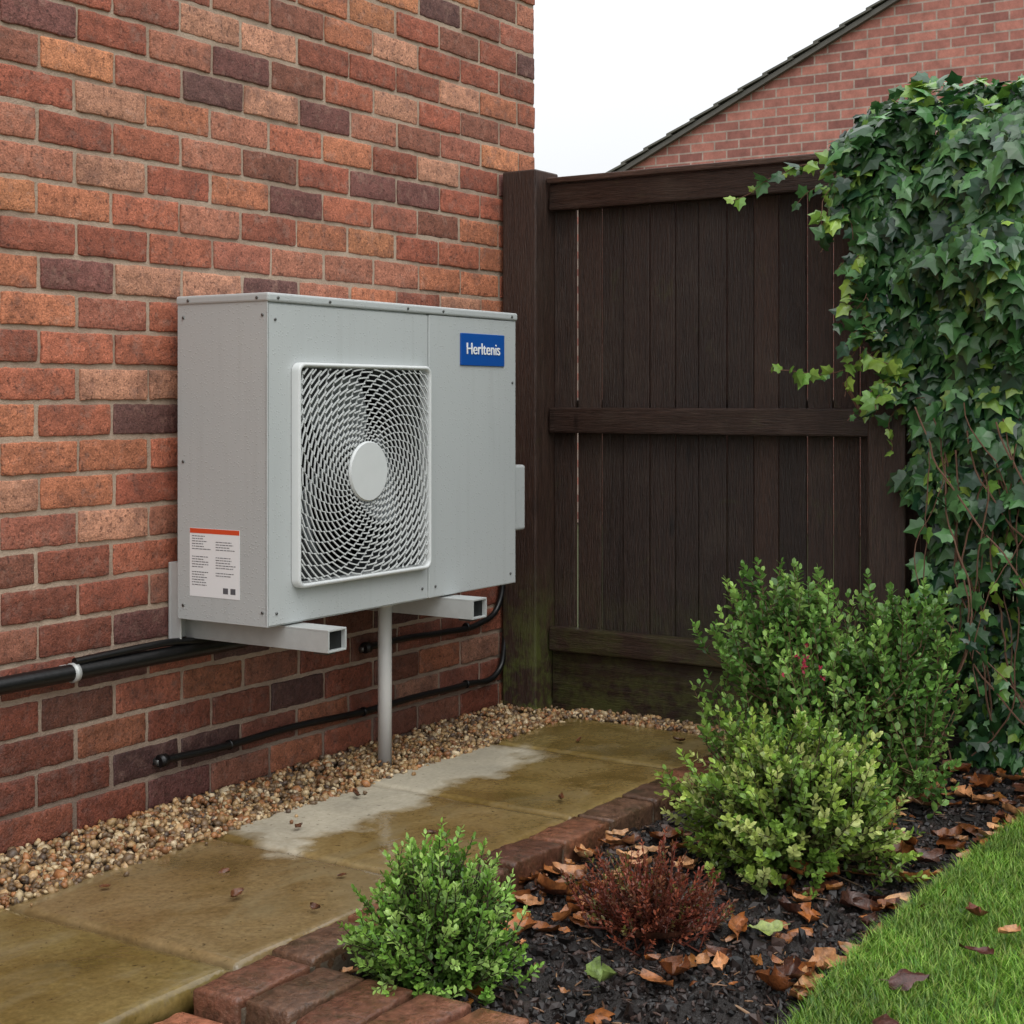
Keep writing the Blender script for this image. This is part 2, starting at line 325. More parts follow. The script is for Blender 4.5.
for tpl in range(5):
    rs=np.random.RandomState(tpl); pv=pv0*(1+rs.uniform(-.22,.22,(len(pv0),1)))
    N=2300; x=NR.uniform(.8,4.42,N); y=NR.uniform(2.50,WY-.008,N)
    k2=int(N*.10); x[:k2]=NR.uniform(4.2,4.33,k2); y[:k2]=NR.uniform(1.85,2.56,k2)
    sz=NR.uniform(.0045,.0095,N)*(1+.6*(NR.rand(N)>.9)); zz=-.016+NR.uniform(-.006,.012,N)+.012*np.clip((y-2.6)/.2,0,1)
    zz[y<2.53]+=.010
    ax=NR.normal(size=(N,3)); nn=NR.normal(size=(N,3)); nn[:,2]+=1.5
    B=basis(ax,nn)*sz[:,None,None]*np.array([1.25,1.0,.75])[None,None,:]
    V,F=inst(pv,pf,B,np.stack([x,y,zz],1)); Vs.append(V);Fs.append(F+off);off+=len(V)
    ci=NR.randint(0,len(pc),N); Cs.append(np.repeat(np.array(pc)[ci]*NR.uniform(.7,1.12,(N,1)),len(pv),axis=0))
rs=np.random.RandomState(77); N=45; x=rs.uniform(1.9,4.1,N); y=2.53-np.abs(rs.normal(0,.04,N)); B=basis(rs.normal(size=(N,3)),rs.normal(size=(N,3)))*rs.uniform(.003,.007,N)[:,None,None]
V,F=inst(pv,pf,B,np.stack([x,y,np.full(N,.005)],1)); Vs.append(V);Fs.append(F+off);off+=len(V); Cs.append(np.repeat(np.array(pc)[rs.randint(0,len(pc),N)]*.9,len(pv),axis=0))
raw_mesh('pebbles',np.concatenate(Vs),np.concatenate(Fs),np.concatenate(Cs),PEB,gravel,True)

path=empty('paving_path')
def slab(name,x0,x1,y0,y1,parent,seed):
    bm=bmesh.new(); bmesh.ops.create_cube(bm,size=1)
    for v in bm.verts: v.co=Vector(((x0+x1)/2+v.co.x*(x1-x0),(y0+y1)/2+v.co.y*(y1-y0),-.03+v.co.z*.06))
    bmesh.ops.subdivide_edges(bm,edges=[e for e in bm.edges if abs(e.verts[0].co.z-e.verts[1].co.z)<1e-5],cuts=44,use_grid_fill=True)
    rr=random.Random(seed); tx=rr.uniform(-.006,.006); ty=rr.uniform(-.004,.004)
    for v in bm.verts:
        X_,Y_=v.co.x,v.co.y; e=min(X_-x0,x1-X_,Y_-y0,y1-Y_)
        if v.co.z>-.01:
            v.co.z+= .0028*fbm(X_*5,Y_*5,seed)+tx*(X_-x0)+ty*(Y_-y0)-(.006 if e<.001 else 0)
        if e<.001: v.co.x+=.003*fbm(X_*14,Y_*14,seed+3); v.co.y+=.003*fbm(X_*14,Y_*14,seed+9)
    me=bpy.data.meshes.new(name); bm.to_mesh(me); bm.free(); me.materials.append(PAVE)
    a=me.color_attributes.new('Col','FLOAT_COLOR','POINT'); kk=rr.uniform(.8,1.15); kc=(kk,kk*rr.uniform(.96,1.02),kk*rr.uniform(.85,1.15),1)
    for q in a.data: q.color=kc
    for p in me.polygons: p.use_smooth=True
    me.update(); return link(bpy.data.objects.new(name,me),parent)
js=[-.87,-.29,.29,.87,1.45,2.03,2.61,3.19,3.77,4.215]
for i in range(len(js)-1): slab('slab_%d'%(i+1),js[i]+.006,js[i+1]-.006,1.905,2.53,path,i+5)
box('path_bedding',(-1.0,1.915,-.11),(4.2,2.495,-.016),JOINT,path,0)
edging=empty('brick_edging'); ecol=[np.array(lin(h)) for h in ('6A4636','75503E','5A4034','80543E','624838','6E4838')]
TE=[brick_template(.203,.10,.075,.006,30+i,.004) for i in range(5)]
def ebricks(name,items,mat,parent):
    G=[([],[],[]) for _ in TE]
    for i,(l,b,c) in enumerate(items): g=G[(i*3+i//5)%5]; g[0].append(l);g[1].append(b);g[2].append(c)
    parts=[]
    for (l,b,c),(tv,tf) in zip(G,TE):
        V,F=inst(tv,tf,np.array(b),np.array(l)); parts.append((V,F,np.repeat(np.array(c),len(tv),axis=0),0))
    V,F,C,_=combine(parts); raw_mesh(name,V,F,C,mat,parent,True)
its=[]; x=2.115
while x<4.2:
    an=R.gauss(0,.015); ca,sa=math.cos(an),math.sin(an)
    its.append(((x+.1075,1.846+R.uniform(-.005,.005),-.030+R.uniform(-.004,.004)),[[ca,-sa,0],[sa,ca,0],[R.gauss(0,.012),R.gauss(0,.02),1]],ecol[R.randrange(6)]*R.uniform(.7,1.25))); x+=.216
y=1.832
while y>.9:
    an=R.gauss(0,.025); ca,sa=math.cos(an),math.sin(an)
    its.append(((2.004+R.uniform(-.008,.008),y,-.032+R.uniform(-.005,.004)),[[ca*.96,-sa,0],[sa,ca,0],[R.gauss(0,.015),R.gauss(0,.02),1]],ecol[R.randrange(6)]*R.uniform(.85,1.4))); y-=.112
ebricks('edging_bricks',its,EDGE,edging)
box('edging_mortar',(2.09,1.80,-.11),(4.19,1.900,-.010),EJ,edging,0)
box('edging_mortar_return',(1.915,.86,-.11),(2.085,1.88,-.012),EJ,edging,0)
pav=empty('brick_paving'); its=[]
for i in range(9):
    for j in range(14):
        its.append(((1.79-i*.213+R.uniform(-.003,.003),1.84-j*.108,-.066+R.uniform(-.003,.003)),np.eye(3),np.array(lin(R.choice(['9A6048','8A543E','A66A50','7A4C3C'])))*R.uniform(.8,1.2)))
ebricks('paving_bricks',its,EDGE,pav)
box('paving_joint_sand',(-.3,.3,-.115),(1.9,1.895,-.040),EJ,pav,0)

def lawn_edge(x): return .955+.05*math.sin((x-2.2)*1.6)-.03*max(0,x-3.2)+.02*fbm(x*3,0)
def bed_z(x,y):
    z=-.040+.020*fbm(x*3,y*3)+.016*fbm(x*14,y*14,2)+.009*fbm(x*40,y*40,5)+.03*max(0,min(1,(x-2.6)/1.4))
    e=min(1,max(0,(1.80-y)/.08)); z=-.05*(1-e)+z*e
    return z
nx,ny=330,180; xs=np.linspace(2.07,4.42,nx); ys=np.linspace(.5,1.82,ny)
V=[(x,y,bed_z(x,y)-(.03 if y<lawn_edge(x)-.05 else 0)) for x in xs for y in ys]; F=[[i*ny+j,i*ny+j+1,(i+1)*ny+j+1,(i+1)*ny+j][::-1] for i in range(nx-1) for j in range(ny-1)]
soil=empty('garden_bed'); raw_mesh('soil_surface',V,F,None,SOIL,soil,True)
Vs=[];Fs=[];Cs=[];off=0; mc=[np.array(lin(h)) for h in ('14100F','1E1816','2C2320','0D0B0B','40302A','221A18','181312')]
for tpl in range(5):
    rs=np.random.RandomState(tpl+20); pv=pv0*(1+rs.uniform(-.4,.4,(len(pv0),1))); N=2600
    x=NR.uniform(2.1,4.3,N); y=NR.uniform(.92,1.79,N); zz=np.array([bed_z(a,b) for a,b in zip(x,y)])+.002
    sz=NR.uniform(.002,.008,N)*(1+.8*(NR.rand(N)>.9)); ax=NR.normal(size=(N,3)); nn=NR.normal(size=(N,3)); nn[:,2]+=1
    B=basis(ax,nn)*sz[:,None,None]*np.array([1.5,1.0,.7])[None,None,:]
    V,F=inst(pv,pf,B,np.stack([x,y,zz],1)); Vs.append(V);Fs.append(F+off);off+=len(V)
    Cs.append(np.repeat(np.array(mc)[NR.randint(0,7,N)],len(pv),axis=0))
rs=np.random.RandomState(5); N=900; x=rs.uniform(2.1,4.3,N); y=rs.uniform(.95,1.79,N); zz=np.array([bed_z(a,b) for a,b in zip(x,y)])+.006
ax=rs.normal(size=(N,3)); ax[:,2]*=.2; B=basis(ax,rs.normal(size=(N,3)))*np.stack([rs.uniform(.006,.022,N),rs.uniform(.0012,.003,N),rs.uniform(.001,.002,N)],1)[:,None,:]
V,F=inst(pv0,pf,B,np.stack([x,y,zz],1)); Vs.append(V);Fs.append(F+off);off+=len(V)
dbc=[np.array(lin(h)) for h in ('5A4030','7A5A40','3A2A22','8A6A4C','4A342A')]; Cs.append(np.repeat(np.array(dbc)[rs.randint(0,5,N)],len(pv0),axis=0))
raw_mesh('mulch_crumbs',np.concatenate(Vs),np.concatenate(Fs),np.concatenate(Cs),MULCH,soil,False)
lawn=empty('lawn'); xs=np.linspace(1.2,4.4,120); V=[];F=[]
for i,x in enumerate(xs):
    e=lawn_edge(x)
    for j,y in enumerate((-4,-1,0,.5,.8,e-.02,e)):
        V.append((x,y,(.0 if j<6 else -.05)+.008*fbm(x*4,y*4)))
for i in range(len(xs)-1):
    for j in range(6): F.append([i*7+j,(i+1)*7+j,(i+1)*7+j+1,i*7+j+1])
raw_mesh('lawn_turf',V,F,None,LAWNG,lawn,True)
N=95000; x=NR.uniform(2.1,4.3,N); y=1.0-NR.rand(N)**1.5*1.3; le=np.array([lawn_edge(a)+.03*noise.noise(Vector((a*25,0,0))) for a in x]); keep=(y<le+.012); x=x[keep];y=y[keep];N=len(x)
h=NR.uniform(.010,.028,N); az=NR.uniform(0,6.283,N); ln=NR.uniform(.3,1.5,N)
bt_=np.array([[-1,0,0],[1,0,0],[.7,.35,.55],[-.7,.35,.55],[0,1,1]],float); bf=np.array([[0,1,2],[0,2,3],[3,2,4]])
ca,sa=np.cos(az),np.sin(az); wd=NR.uniform(.0009,.0018,N)
B=np.zeros((N,3,3)); B[:,0,0]=ca*wd;B[:,1,0]=sa*wd;B[:,0,1]=-sa*h*ln;B[:,1,1]=ca*h*ln;B[:,2,2]=h
V,F=inst(bt_,bf,B,np.stack([x,y,np.full(N,-.001)],1))
gc=np.array([lin(q) for q in ('5E8C26','739F35','4C7720','86AE42','9CBC58','8C9A4A')])[NR.randint(0,6,N)]*NR.uniform(.75,1.15,(N,1))
patch=np.array([.8+.45*(noise.noise(Vector((a*5,b*5,0)))+.5) for a,b in zip(x,y)])[:,None]; gc=gc*patch
raw_mesh('grass_blades',V,F,np.repeat(gc,5,axis=0),GRASSM,lawn)

# =============================================================== FENCE
fence=empty('wooden_fence')
def fbox(name,a,b,mat,shade=1.0,bev=.004):
    o=box(name,a,b,mat,fence,bev); at=o.data.color_attributes.new('Col','FLOAT_COLOR','POINT')
    w_=R.uniform(-.06,.06)
    for q in at.data: q.color=(shade*(1+w_),shade,shade*(1-w_),1)
    return o
y=2.655;i=0
while y>-2.2:
    w=R.choice((.080,.088,.094))
    fbox('board_%d'%i,(FX+R.uniform(0,.010),y-w,.02),(FX+.018+R.uniform(0,.004),y-.0015,1.66),WOODV,R.uniform(.55,1.35),.003)
    y-=w+(.006 if i==0 else R.uniform(.0005,.0028)); i+=1
fbox('panel_backing_batten',(FX+.023,-2.2,.9),(FX+.05,2.6,1.0),WOODH)
for nm,z0,z1 in (('top_rail',1.615,1.70),('middle_rail',.893,.975),('bottom_rail',.185,.262)):
    yy=2.648
    for j,y1 in enumerate((1.55,-.35,-2.2)):
        fbox('%s_%d'%(nm,j+1),(FX-.045,y1,z0),(FX-.001,yy,z1),WOODH,R.uniform(.95,1.2),.006); yy=y1-.115
fbox('capping',(FX-.055,-2.2,1.703),(FX+.035,2.65,1.722),WOODH,2.6,.004)  # colour lightened for weathering and a painted-in wet reflection
fbox('gravel_board',(FX-.02,-2.2,-.1),(FX-.001,2.648,.182),WOODH,.75,.003)
for j,(y0,y1,zt) in enumerate(((2.655,2.785,1.745),(1.437,1.548,1.70),(-.462,-.352,1.70))):
    fbox('post_%d'%(j+1),(FX-.11,y0,-.1),(FX+.03,y1,zt),WOODP,1.45,.006)

# =============================================================== HEAT PUMP
hp=empty('heat_pump_unit')
X0,X1,Y0,Y1,Z0,Z1=2.733,3.804,2.457,2.75,.466,1.253
SX=3.372
T=.003
box('side_panel_left',(X0,Y0+.001,Z0),(X0+T,Y1,Z1-.012),METAL,hp,.001)
box('side_panel_right',(X1-T,Y0+.001,Z0),(X1,Y1,Z1-.012),METAL,hp,.001)
box('rear_panel',(X0+T+.001,Y1-T,Z0),(X1-T-.001,Y1-.0005,Z1-.012),METAL,hp,0)
box('base_pan',(X0+.004,Y0+.004,Z0+.001),(X1-.004,Y1-.004,Z0+.02),STEEL,hp,.001)
box('top_lid',(X0-.004,Y0-.005,Z1-.022),(X1+.004,Y1+.003,Z1),METAL,hp,.006,3)
def hole_panel(name,x0,x1,z0,z1,hx0,hx1,hz0,hz1,y,t,mat):
    bm=bmesh.new(); xs=[x0,hx0,hx1,x1]; zs=[z0,hz0,hz1,z1]; g=[[bm.verts.new((a,y,b)) for b in zs] for a in xs]
    fs=[]
    for i in range(3):
        for j in range(3):
            if (i,j)!=(1,1): fs.append(bm.faces.new((g[i][j],g[i+1][j],g[i+1][j+1],g[i][j+1])))
    r=bmesh.ops.extrude_face_region(bm,geom=fs)
    for v in r['geom']:
        if isinstance(v,bmesh.types.BMVert): v.co.y+=t
    bmesh.ops.recalc_face_normals(bm,faces=bm.faces[:]); es=[e for e in bm.edges if len(e.link_faces)==2 and e.calc_face_angle(0)>1]
    bmesh.ops.bevel(bm,geom=es,offset=.004,segments=3,affect='EDGES')
    me=bpy.data.meshes.new(name); bm.to_mesh(me); bm.free(); me.materials.append(mat); return link(bpy.data.objects.new(name,me),hp)
CX,CZ=3.086,.820; HF=.270
hole_panel('front_panel',X0,SX-.0015,Z0,Z1-.023,CX-.258,CX+.258,CZ-.258,CZ+.258,Y0,.012,METAL)
box('service_panel',(SX+.0015,Y0,Z0),(X1,Y0+.012,Z1-.023),METAL,hp,.004,3)
box('seam_backing',(SX-.008,Y0+.013,Z0),(SX+.01,Y0+.016,Z1-.03),DARK,hp,0)
box('coil_block',(CX-.29,Y1-.06,Z0+.03),(CX+.29,Y1-.01,Z1-.03),DARK,hp,0)
for s,a,b in (('l',(CX-.31,Y0+.016,Z0+.03),(CX-.30,Y1-.01,Z1-.03)),('r',(CX+.30,Y0+.017,Z0+.03),(CX+.31,Y1-.01,Z1-.03))): box('bulkhead_'+s,a,b,DARK,hp,0)
def shroud():
    V=[];F=[];n=96;r=.256
    def sq(t):
        c,s=math.cos(t),math.sin(t); k=.278/max(abs(c),abs(s)); return c*k,s*k
    y=Y0+.014
    for i in range(n):
        t=i*2*math.pi/n; a,b=sq(t); c,s=math.cos(t),math.sin(t)
        V+=[(CX+a,y,CZ+b),(CX+c*r,y,CZ+s*r),(CX+c*(r-.006),y+.012,CZ+s*(r-.006)),(CX+c*(r-.008),y+.09,CZ+s*(r-.008))]
    for i in range(n):
        j=(i+1)%n
        for q in range(3): F.append([i*4+q,j*4+q,j*4+q+1,i*4+q+1])
    raw_mesh('fan_shroud',V,F,None,MID,hp,True)
shroud()
V=[];F=[]
for b in range(3):
    t0=b*2*math.pi/3+.9; nr,na=10,14; o=len(V)
    for i in range(nr):
        r=.055+(.240-.055)*i/(nr-1)
        sweep=.55*((r-.055)/.18)**1.3; span=.95+.15*i/(nr-1)
        for j in range(na):
            u=j/(na-1); t=t0+sweep+u*span; yy=Y0+.035+.075*u+.012*math.sin(u*math.pi)
            V.append((CX+r*math.cos(t),yy,CZ+r*math.sin(t)))
    for i in range(nr-1):
        for j in range(na-1): F.append([o+i*na+j,o+(i+1)*na+j,o+(i+1)*na+j+1,o+i*na+j+1])
fo=raw_mesh('fan_blades',V,F,None,FANM,hp,True); so_=fo.modifiers.new('s','SOLIDIFY'); so_.thickness=.003
cyl('fan_hub',(CX,Y0+.07,CZ),.062,.07,'Y',MID,hp,40,.004)
def rr(u,v,h=.258,rad=.03):
    a=max(abs(u)-(h-rad),0);b=max(abs(v)-(h-rad),0); return math.hypot(a,b)<=rad and abs(u)<=h and abs(v)<=h
GV=[];GF=[]
def ribbon(pts,w,y0,y1):
    o=len(GV); n=len(pts)
    for i,(u,v) in enumerate(pts):
        a=pts[max(0,i-1)];b=pts[min(n-1,i+1)]; tx,tz=b[0]-a[0],b[1]-a[1]; l=math.hypot(tx,tz) or 1; nx_,nz_=-tz/l*w/2,tx/l*w/2
        GV.extend([(CX+u+nx_,y0,CZ+v+nz_),(CX+u-nx_,y0,CZ+v-nz_),(CX+u-nx_,y1,CZ+v-nz_),(CX+u+nx_,y1,CZ+v+nz_)])
    for i in range(n-1):
        for q in range(4): GF.append([o+i*4+q,o+(i+1)*4+q,o+(i+1)*4+(q+1)%4,o+i*4+(q+1)%4])
    GF.append([o,o+1,o+2,o+3]); GF.append([o+(n-1)*4+q for q in (3,2,1,0)])
YG=Y0-.020
NS=40
def sang(k,r): return k*2*math.pi/NS-.85*(max(0,r-.07)/.18)**.9
for k_ in range(NS):
    run=[]
    for i in range(61):
        r=.070+i*.005; t=sang(k_,r); u,v=r*math.cos(t),r*math.sin(t)
        if rr(u,v): run.append((u,v))
        else:
            if len(run)>1: ribbon(run,.0014,YG+.003,YG+.006)
            run=[]
    if len(run)>1: ribbon(run,.0014,YG+.003,YG+.006)
    r=.083+(k_%2)*.0073
    while r<.36:
        t0,t1=sang(k_,r),sang(k_+1,r); run=[]
        for i in range(9):
            t=t0+(t1-t0)*(i/8*1.04-.02); u,v=r*math.cos(t),r*math.sin(t)
            if rr(u,v): run.append((u,v))
        if len(run)>1: ribbon(run,.0031,YG,YG+.0030)
        r+=.0146
raw_mesh('grille_bars',GV,GF,None,GRL,hp)
def rloop(h,rad,y,n=10):
    P=[]
    for cx,cz,a0 in ((h-rad,h-rad,0),(-h+rad,h-rad,90),(-h+rad,-h+rad,180),(h-rad,-h+rad,270)):
        for i in range(n): t=math.radians(a0+90*i/(n-1)); P.append((CX+cx+rad*math.cos(t),y,CZ+cz+rad*math.sin(t)))
    return P
loops=[rloop(HF,.022,Y0-.001),rloop(HF,.022,Y0-.02),rloop(HF-.003,.020,Y0-.024),rloop(HF-.007,.018,Y0-.025),rloop(HF-.010,.017,Y0-.021),rloop(HF-.011,.016,Y0+.002)]
V=sum(loops,[]);n=40;F=[[a*n+i,a*n+(i+1)%n,(a+1)*n+(i+1)%n,(a+1)*n+i] for a in range(len(loops)-1) for i in range(n)]
raw_mesh('grille_frame',V,F,None,GRL,hp,True)
cyl('grille_hub_disc',(CX,YG+.002,CZ),.076,.014,'Y',GRL,hp,64,.003)
def screws(pts,axis):
    for p in pts: cyl('screw',p,.0038,.004,axis,SCREW,hp,12,.001)
screws([(x,Y0-.006,Z1-.012) for x in (X0+.03,X0+.22,SX-.1,SX+.06,X1-.03)],'Y')
screws([(X0-.005,y,Z1-.012) for y in (Y0+.03,Y1-.04)],'X')
screws([(x,Y0-.001,Z0+.03) for x in (X0+.03,SX-.03,SX+.03,X1-.03)]+[(X0+.025,Y0-.001,z) for z in (1.19,)]+[(X1-.02,Y0-.001,z) for z in (1.05,)],'Y')
screws([(X0-.001,Y0+.016,z) for z in (.50,1.2)]+[(X0-.001,Y1-.02,z) for z in (.50,.85,1.2)],'X')
box('badge_plate',(3.518,Y0-.004,1.096),(3.738,Y0-.0005,1.186),BLUE,hp,.0015)
def text(name,body,loc,rot,size,mat,parent,ext=.0004,off=0,align='CENTER'):
    c=bpy.data.curves.new(name,'FONT'); c.body=body; c.size=size; c.extrude=ext; c.offset=off; c.align_x=align; c.align_y='CENTER'; c.materials.append(mat)
    o=bpy.data.objects.new(name,c); o.location=loc; o.rotation_euler=rot; return link(o,parent)
for dx in (-.0009,-.0003,.0003,.0009):
    text('badge_text','Herltenis',(3.628+dx,Y0-.0052-dx*.05,1.142),(math.pi/2,0,0),.046,WHITE,hp,.0004,0)
sx=X0-.0008
box('sticker',(sx,2.545,.525),(X0-.0001,2.708,.690),WHITE,hp,0)
def stick(nm,y_left,y_right,z0,z1,mat): box(nm,(sx-.0004,y_right,z0),(sx-.00005,y_left,z1),mat,hp,0)
stick('sticker_band',2.707,2.546,.678,.6895,ORG)
rr_=random.Random(3)
for i in range(20):
    z=.672-i*.0062
    if i in (6,7,13): continue
    for (ya,w) in ((2.700,.065),(2.622,.065)):
        if ya<2.65 and (i<2 or i>15): continue
        yy=ya; end=ya-w*rr_.uniform(.55,1)
        while yy>end: ww=rr_.uniform(.003,.012); stick('sticker_line',yy,max(end,yy-ww),z-.0018,z,INK); yy-=ww+.0018
stick('sticker_patch',2.598,2.582,.536,.550,INK); stick('sticker_patch',2.574,2.558,.536,.550,INK)
box('valve_cover',(X1+.0005,2.475,.615),(X1+.082,2.66,.808),METAL,hp,.008,3)
def channel(x0,x1,yend,parent):
    z0,z1=.408,.462; t=.005
    box('arm_top',(x0,yend,z1-t),(x1,WY-.012,z1),STEEL,parent,.001); box('arm_bottom',(x0,yend,z0),(x1,WY-.012,z0+t),STEEL,parent,.001)
    box('arm_side_a',(x0,yend,z0+t),(x0+t,WY-.012,z1-t),STEEL,parent,0); box('arm_side_b',(x1-t,yend,z0+t),(x1,WY-.012,z1-t),STEEL,parent,0)
    box('arm_mouth_shade',(x0+t,yend+.012,z0+t),(x1-t,yend+.02,z1-t),DARK,parent,0)  # near-black sheet standing in for the shade inside the open arm end
    box('arm_tab',(x0+.02,yend+.02,z0-.008),(x0+.05,yend+.06,z0-.0005),SCREW,parent,0)
br=empty('mounting_bracket'); channel(2.80,2.868,2.33,br); box('wall_plate',(2.748,WY-.012,.41),(2.875,WY-.003,.60),STEEL,br,.002); box('wall_plate_flange',(2.748,WY-.045,.41),(2.753,WY-.0125,.60),STEEL,br,.001)
br2=empty('mounting_bracket'); channel(3.44,3.508,2.36,br2); box('wall_plate',(3.42,WY-.012,.41),(3.53,WY-.003,.60),STEEL,br2,.002)
dp=empty('drain_pipe'); cyl('pipe',(3.43,2.65,.225),.0195,.49,'Z',PVC,dp,32,.001); cyl('collar',(3.43,2.65,.445),.024,.04,'Z',PVC,dp,32,.003)
ip=empty('insulated_pipe'); yb=WY-.035
tube('pipe_run',[(-1.1,yb,.375),(2.0,yb,.379),(2.98,yb,.378),(3.03,yb,.40),(3.05,yb,.44),(3.05,yb,.56)],.020,BLACK,ip)
tube('pipe_run_thin',[(2.42,yb-.004,.403),(2.7,yb-.004,.409),(2.95,yb-.004,.404),(2.99,yb-.01,.43),(3.0,yb-.01,.55)],.009,BLACK,ip,False)
for x in (1.0,2.42): cyl('pipe_clip',(x,yb,.378),.0225,.018,'X',STEEL,ip,32,.002); box('clip_foot',(x-.009,yb+.02,.365),(x+.009,WY+.003,.392),STEEL,ip,0)
ec=empty('electric_cable')
tube('cable_low',[(2.72,WY-.016,.118),(2.9,WY-.02,.113),(3.2,WY-.018,.115),(3.5,WY-.018,.105),(3.75,WY-.02,.108),(4.02,WY-.018,.104),(4.2,WY-.02,.12),(4.235,WY-.02,.20),(4.235,WY-.02,.5),(4.2,WY-.03,.62)],.0095,BLACK,ec,False)
tube('cable_high',[(3.52,WY-.016,.287),(3.7,WY-.018,.290),(3.9,WY-.018,.283),(4.1,WY-.018,.288),(4.2,WY-.018,.33),(4.215,WY-.022,.5),(4.15,WY-.04,.62)],.0095,BLACK,ec,False)
for x,z in ((2.715,.118),(3.515,.287)):
    cyl('cable_end_gland',(x,WY-.018,z),.016,.026,'X',BLACK,ec,20,.003); cyl('cable_gland_nut',(x-.004,WY-.008,z-.004),.012,.02,'Y',SCREW,ec,6)
for x,z in ((3.5,.1052),(4.02,.1045),(3.62,.289),(4.02,.285),(2.95,.113)): cyl('cable_clip',(x,WY-.018,z),.0130,.010,'X',BLACK,ec,16,.001)

# =============================================================== PLANTS
LT=np.array([[0,0,0],[.3,.2,.05],[.3,-.2,.05],[.3,0,0],[.72,.2,.03],[.72,-.2,.03],[.72,0,-.01],[1,0,-.06]],float)
LTF=np.array([[0,3,1],[0,2,3],[1,3,6],[1,6,4],[3,2,5],[3,5,6],[4,6,7],[6,5,7]])
def stick_geo(a,b,r0,r1,n=4):
    a=np.array(a);b=np.array(b);d=b-a; d/=np.linalg.norm(d)+1e-9; u=np.cross(d,[.3,.2,.93]); u/=np.linalg.norm(u)+1e-9; w=np.cross(d,u)
    V=[]
    for p,r in ((a,r0),(b,r1)):
        for i in range(n): t=i*2*math.pi/n; V.append(p+r*(math.cos(t)*u+math.sin(t)*w))
    F=[]
    for i in range(n): j=(i+1)%n; F+= [[i,j,n+j],[i,n+j,n+i]]
    return V,F
def shrub(name,c,rx,ry,rz,shoots,nodes,ll,inner,outer,twigc,seed,bias_up=.5,shootlen=.45,lump=.2,spread=.8,zlow=-.15,extra=None,jag=.15,wid=1.0,lobes=None):
    rg=random.Random(seed); nr=np.random.RandomState(seed)
    P=[];D=[];Nn=[];Sz=[];C=[];TV=[];TF=[];off=0; c=np.array(c,float); inner=[np.array(lin(h)) for h in inner]; outer=[np.array(lin(h)) for h in outer]
    for i in range(shoots):
        z=rg.uniform(zlow,1); a=rg.uniform(0,2*math.pi); q=math.sqrt(max(0,1-z*z)); dr=np.array([q*math.cos(a),q*math.sin(a),z])
        lf=1+lump*noise.noise(Vector(dr*2.3)+Vector((seed,0,0)))*1.6+rg.uniform(-jag,jag)
        rad=rg.choice([1,1,1,.8,.62]); sc_=1.0; cc_=c
        if lobes:
            lo=rg.choice(lobes); cc_=c+np.array(lo[:3]); sc_=lo[3]
        tip=cc_+dr*np.array([rx,ry,rz])*lf*rad*sc_
        L=shootlen*rg.uniform(.6,1.25)*(rx+rz)/2*sc_
        g=dr*np.array([1,1,1.])*(1-bias_up)+np.array([0,0,bias_up])+nr.normal(size=3)*.16; g/=np.linalg.norm(g)
        if tip[2]<.0: tip[2]=.01
        base=tip-g*L
        root=c+np.array([0,0,-rz*.25])+(base-c)*.3; root[2]=max(root[2],-.02)
        v,f=stick_geo(base,tip,.0016,.0007); TV+=v; TF+=[[k_+off for k_ in q_] for q_ in f]; off+=len(v)
        v,f=stick_geo(root,base,.003,.0016); TV+=v; TF+=[[k_+off for k_ in q_] for q_ in f]; off+=len(v)
        u=np.cross(g,nr.normal(size=3)); u/=np.linalg.norm(u); w=np.cross(g,u); ci=rg.choice(inner); cu=rg.choice(outer); br_=rg.uniform(.8,1.2)
        for kk in range(nodes):
            tt=(kk+.5)/nodes; p=base+(tip-base)*tt; ang=kk*math.pi/2+rg.uniform(-.3,.3); s=math.cos(ang)*u+math.sin(ang)*w
            for sg in (1,-1):
                dd=s*sg*spread+g*(.45+.5*tt)+nr.normal(size=3)*.18; P.append(p); D.append(dd); nn=g*.8+np.array([0,0,.5])+nr.normal(size=3)*.35; Nn.append(nn)
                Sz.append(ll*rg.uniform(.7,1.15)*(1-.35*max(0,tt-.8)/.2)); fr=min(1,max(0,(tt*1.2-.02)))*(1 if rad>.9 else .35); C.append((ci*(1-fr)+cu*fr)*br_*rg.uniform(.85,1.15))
        P.append(tip);D.append(g+nr.normal(size=3)*.2);Nn.append(nr.normal(size=3));Sz.append(ll*.7);C.append(cu*br_)
    B=basis(np.array(D),np.array(Nn))*np.array(Sz)[:,None,None]*np.array([1,wid*1.25,1])[None,None,:]
    V,F=inst(LT,LTF,B,np.array(P)); parts=[(V,F,np.repeat(np.array(C),8,axis=0),0),(np.array(TV),np.array(TF),np.array(lin(twigc)),1)]
    if extra: parts+=extra(rg,nr,c)
    V,F,Cc,Mi=combine(parts); return raw_mesh(name,V,F,Cc,None,None,False,[LEAF,TWIG],Mi)
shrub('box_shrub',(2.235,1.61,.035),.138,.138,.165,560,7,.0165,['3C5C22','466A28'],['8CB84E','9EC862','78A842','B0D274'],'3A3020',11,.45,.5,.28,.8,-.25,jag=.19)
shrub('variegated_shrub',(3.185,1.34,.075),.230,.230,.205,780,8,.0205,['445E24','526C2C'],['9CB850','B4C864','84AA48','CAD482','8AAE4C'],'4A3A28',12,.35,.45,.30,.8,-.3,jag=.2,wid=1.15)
def flowers(rg,nr,c):
    P=[];D=[];N_=[]
    for i in range(14):
        b=c+np.array([-.25,-.03,.13])+nr.normal(size=3)*np.array([.02,.04,.03])
        for j in range(5): P.append(b);D.append(nr.normal(size=3));N_.append(nr.normal(size=3))
    V,F=inst(LT,LTF,basis(np.array(D),np.array(N_))*.011,np.array(P)); return [(V,F,np.array(lin('C03A5A')),0)]
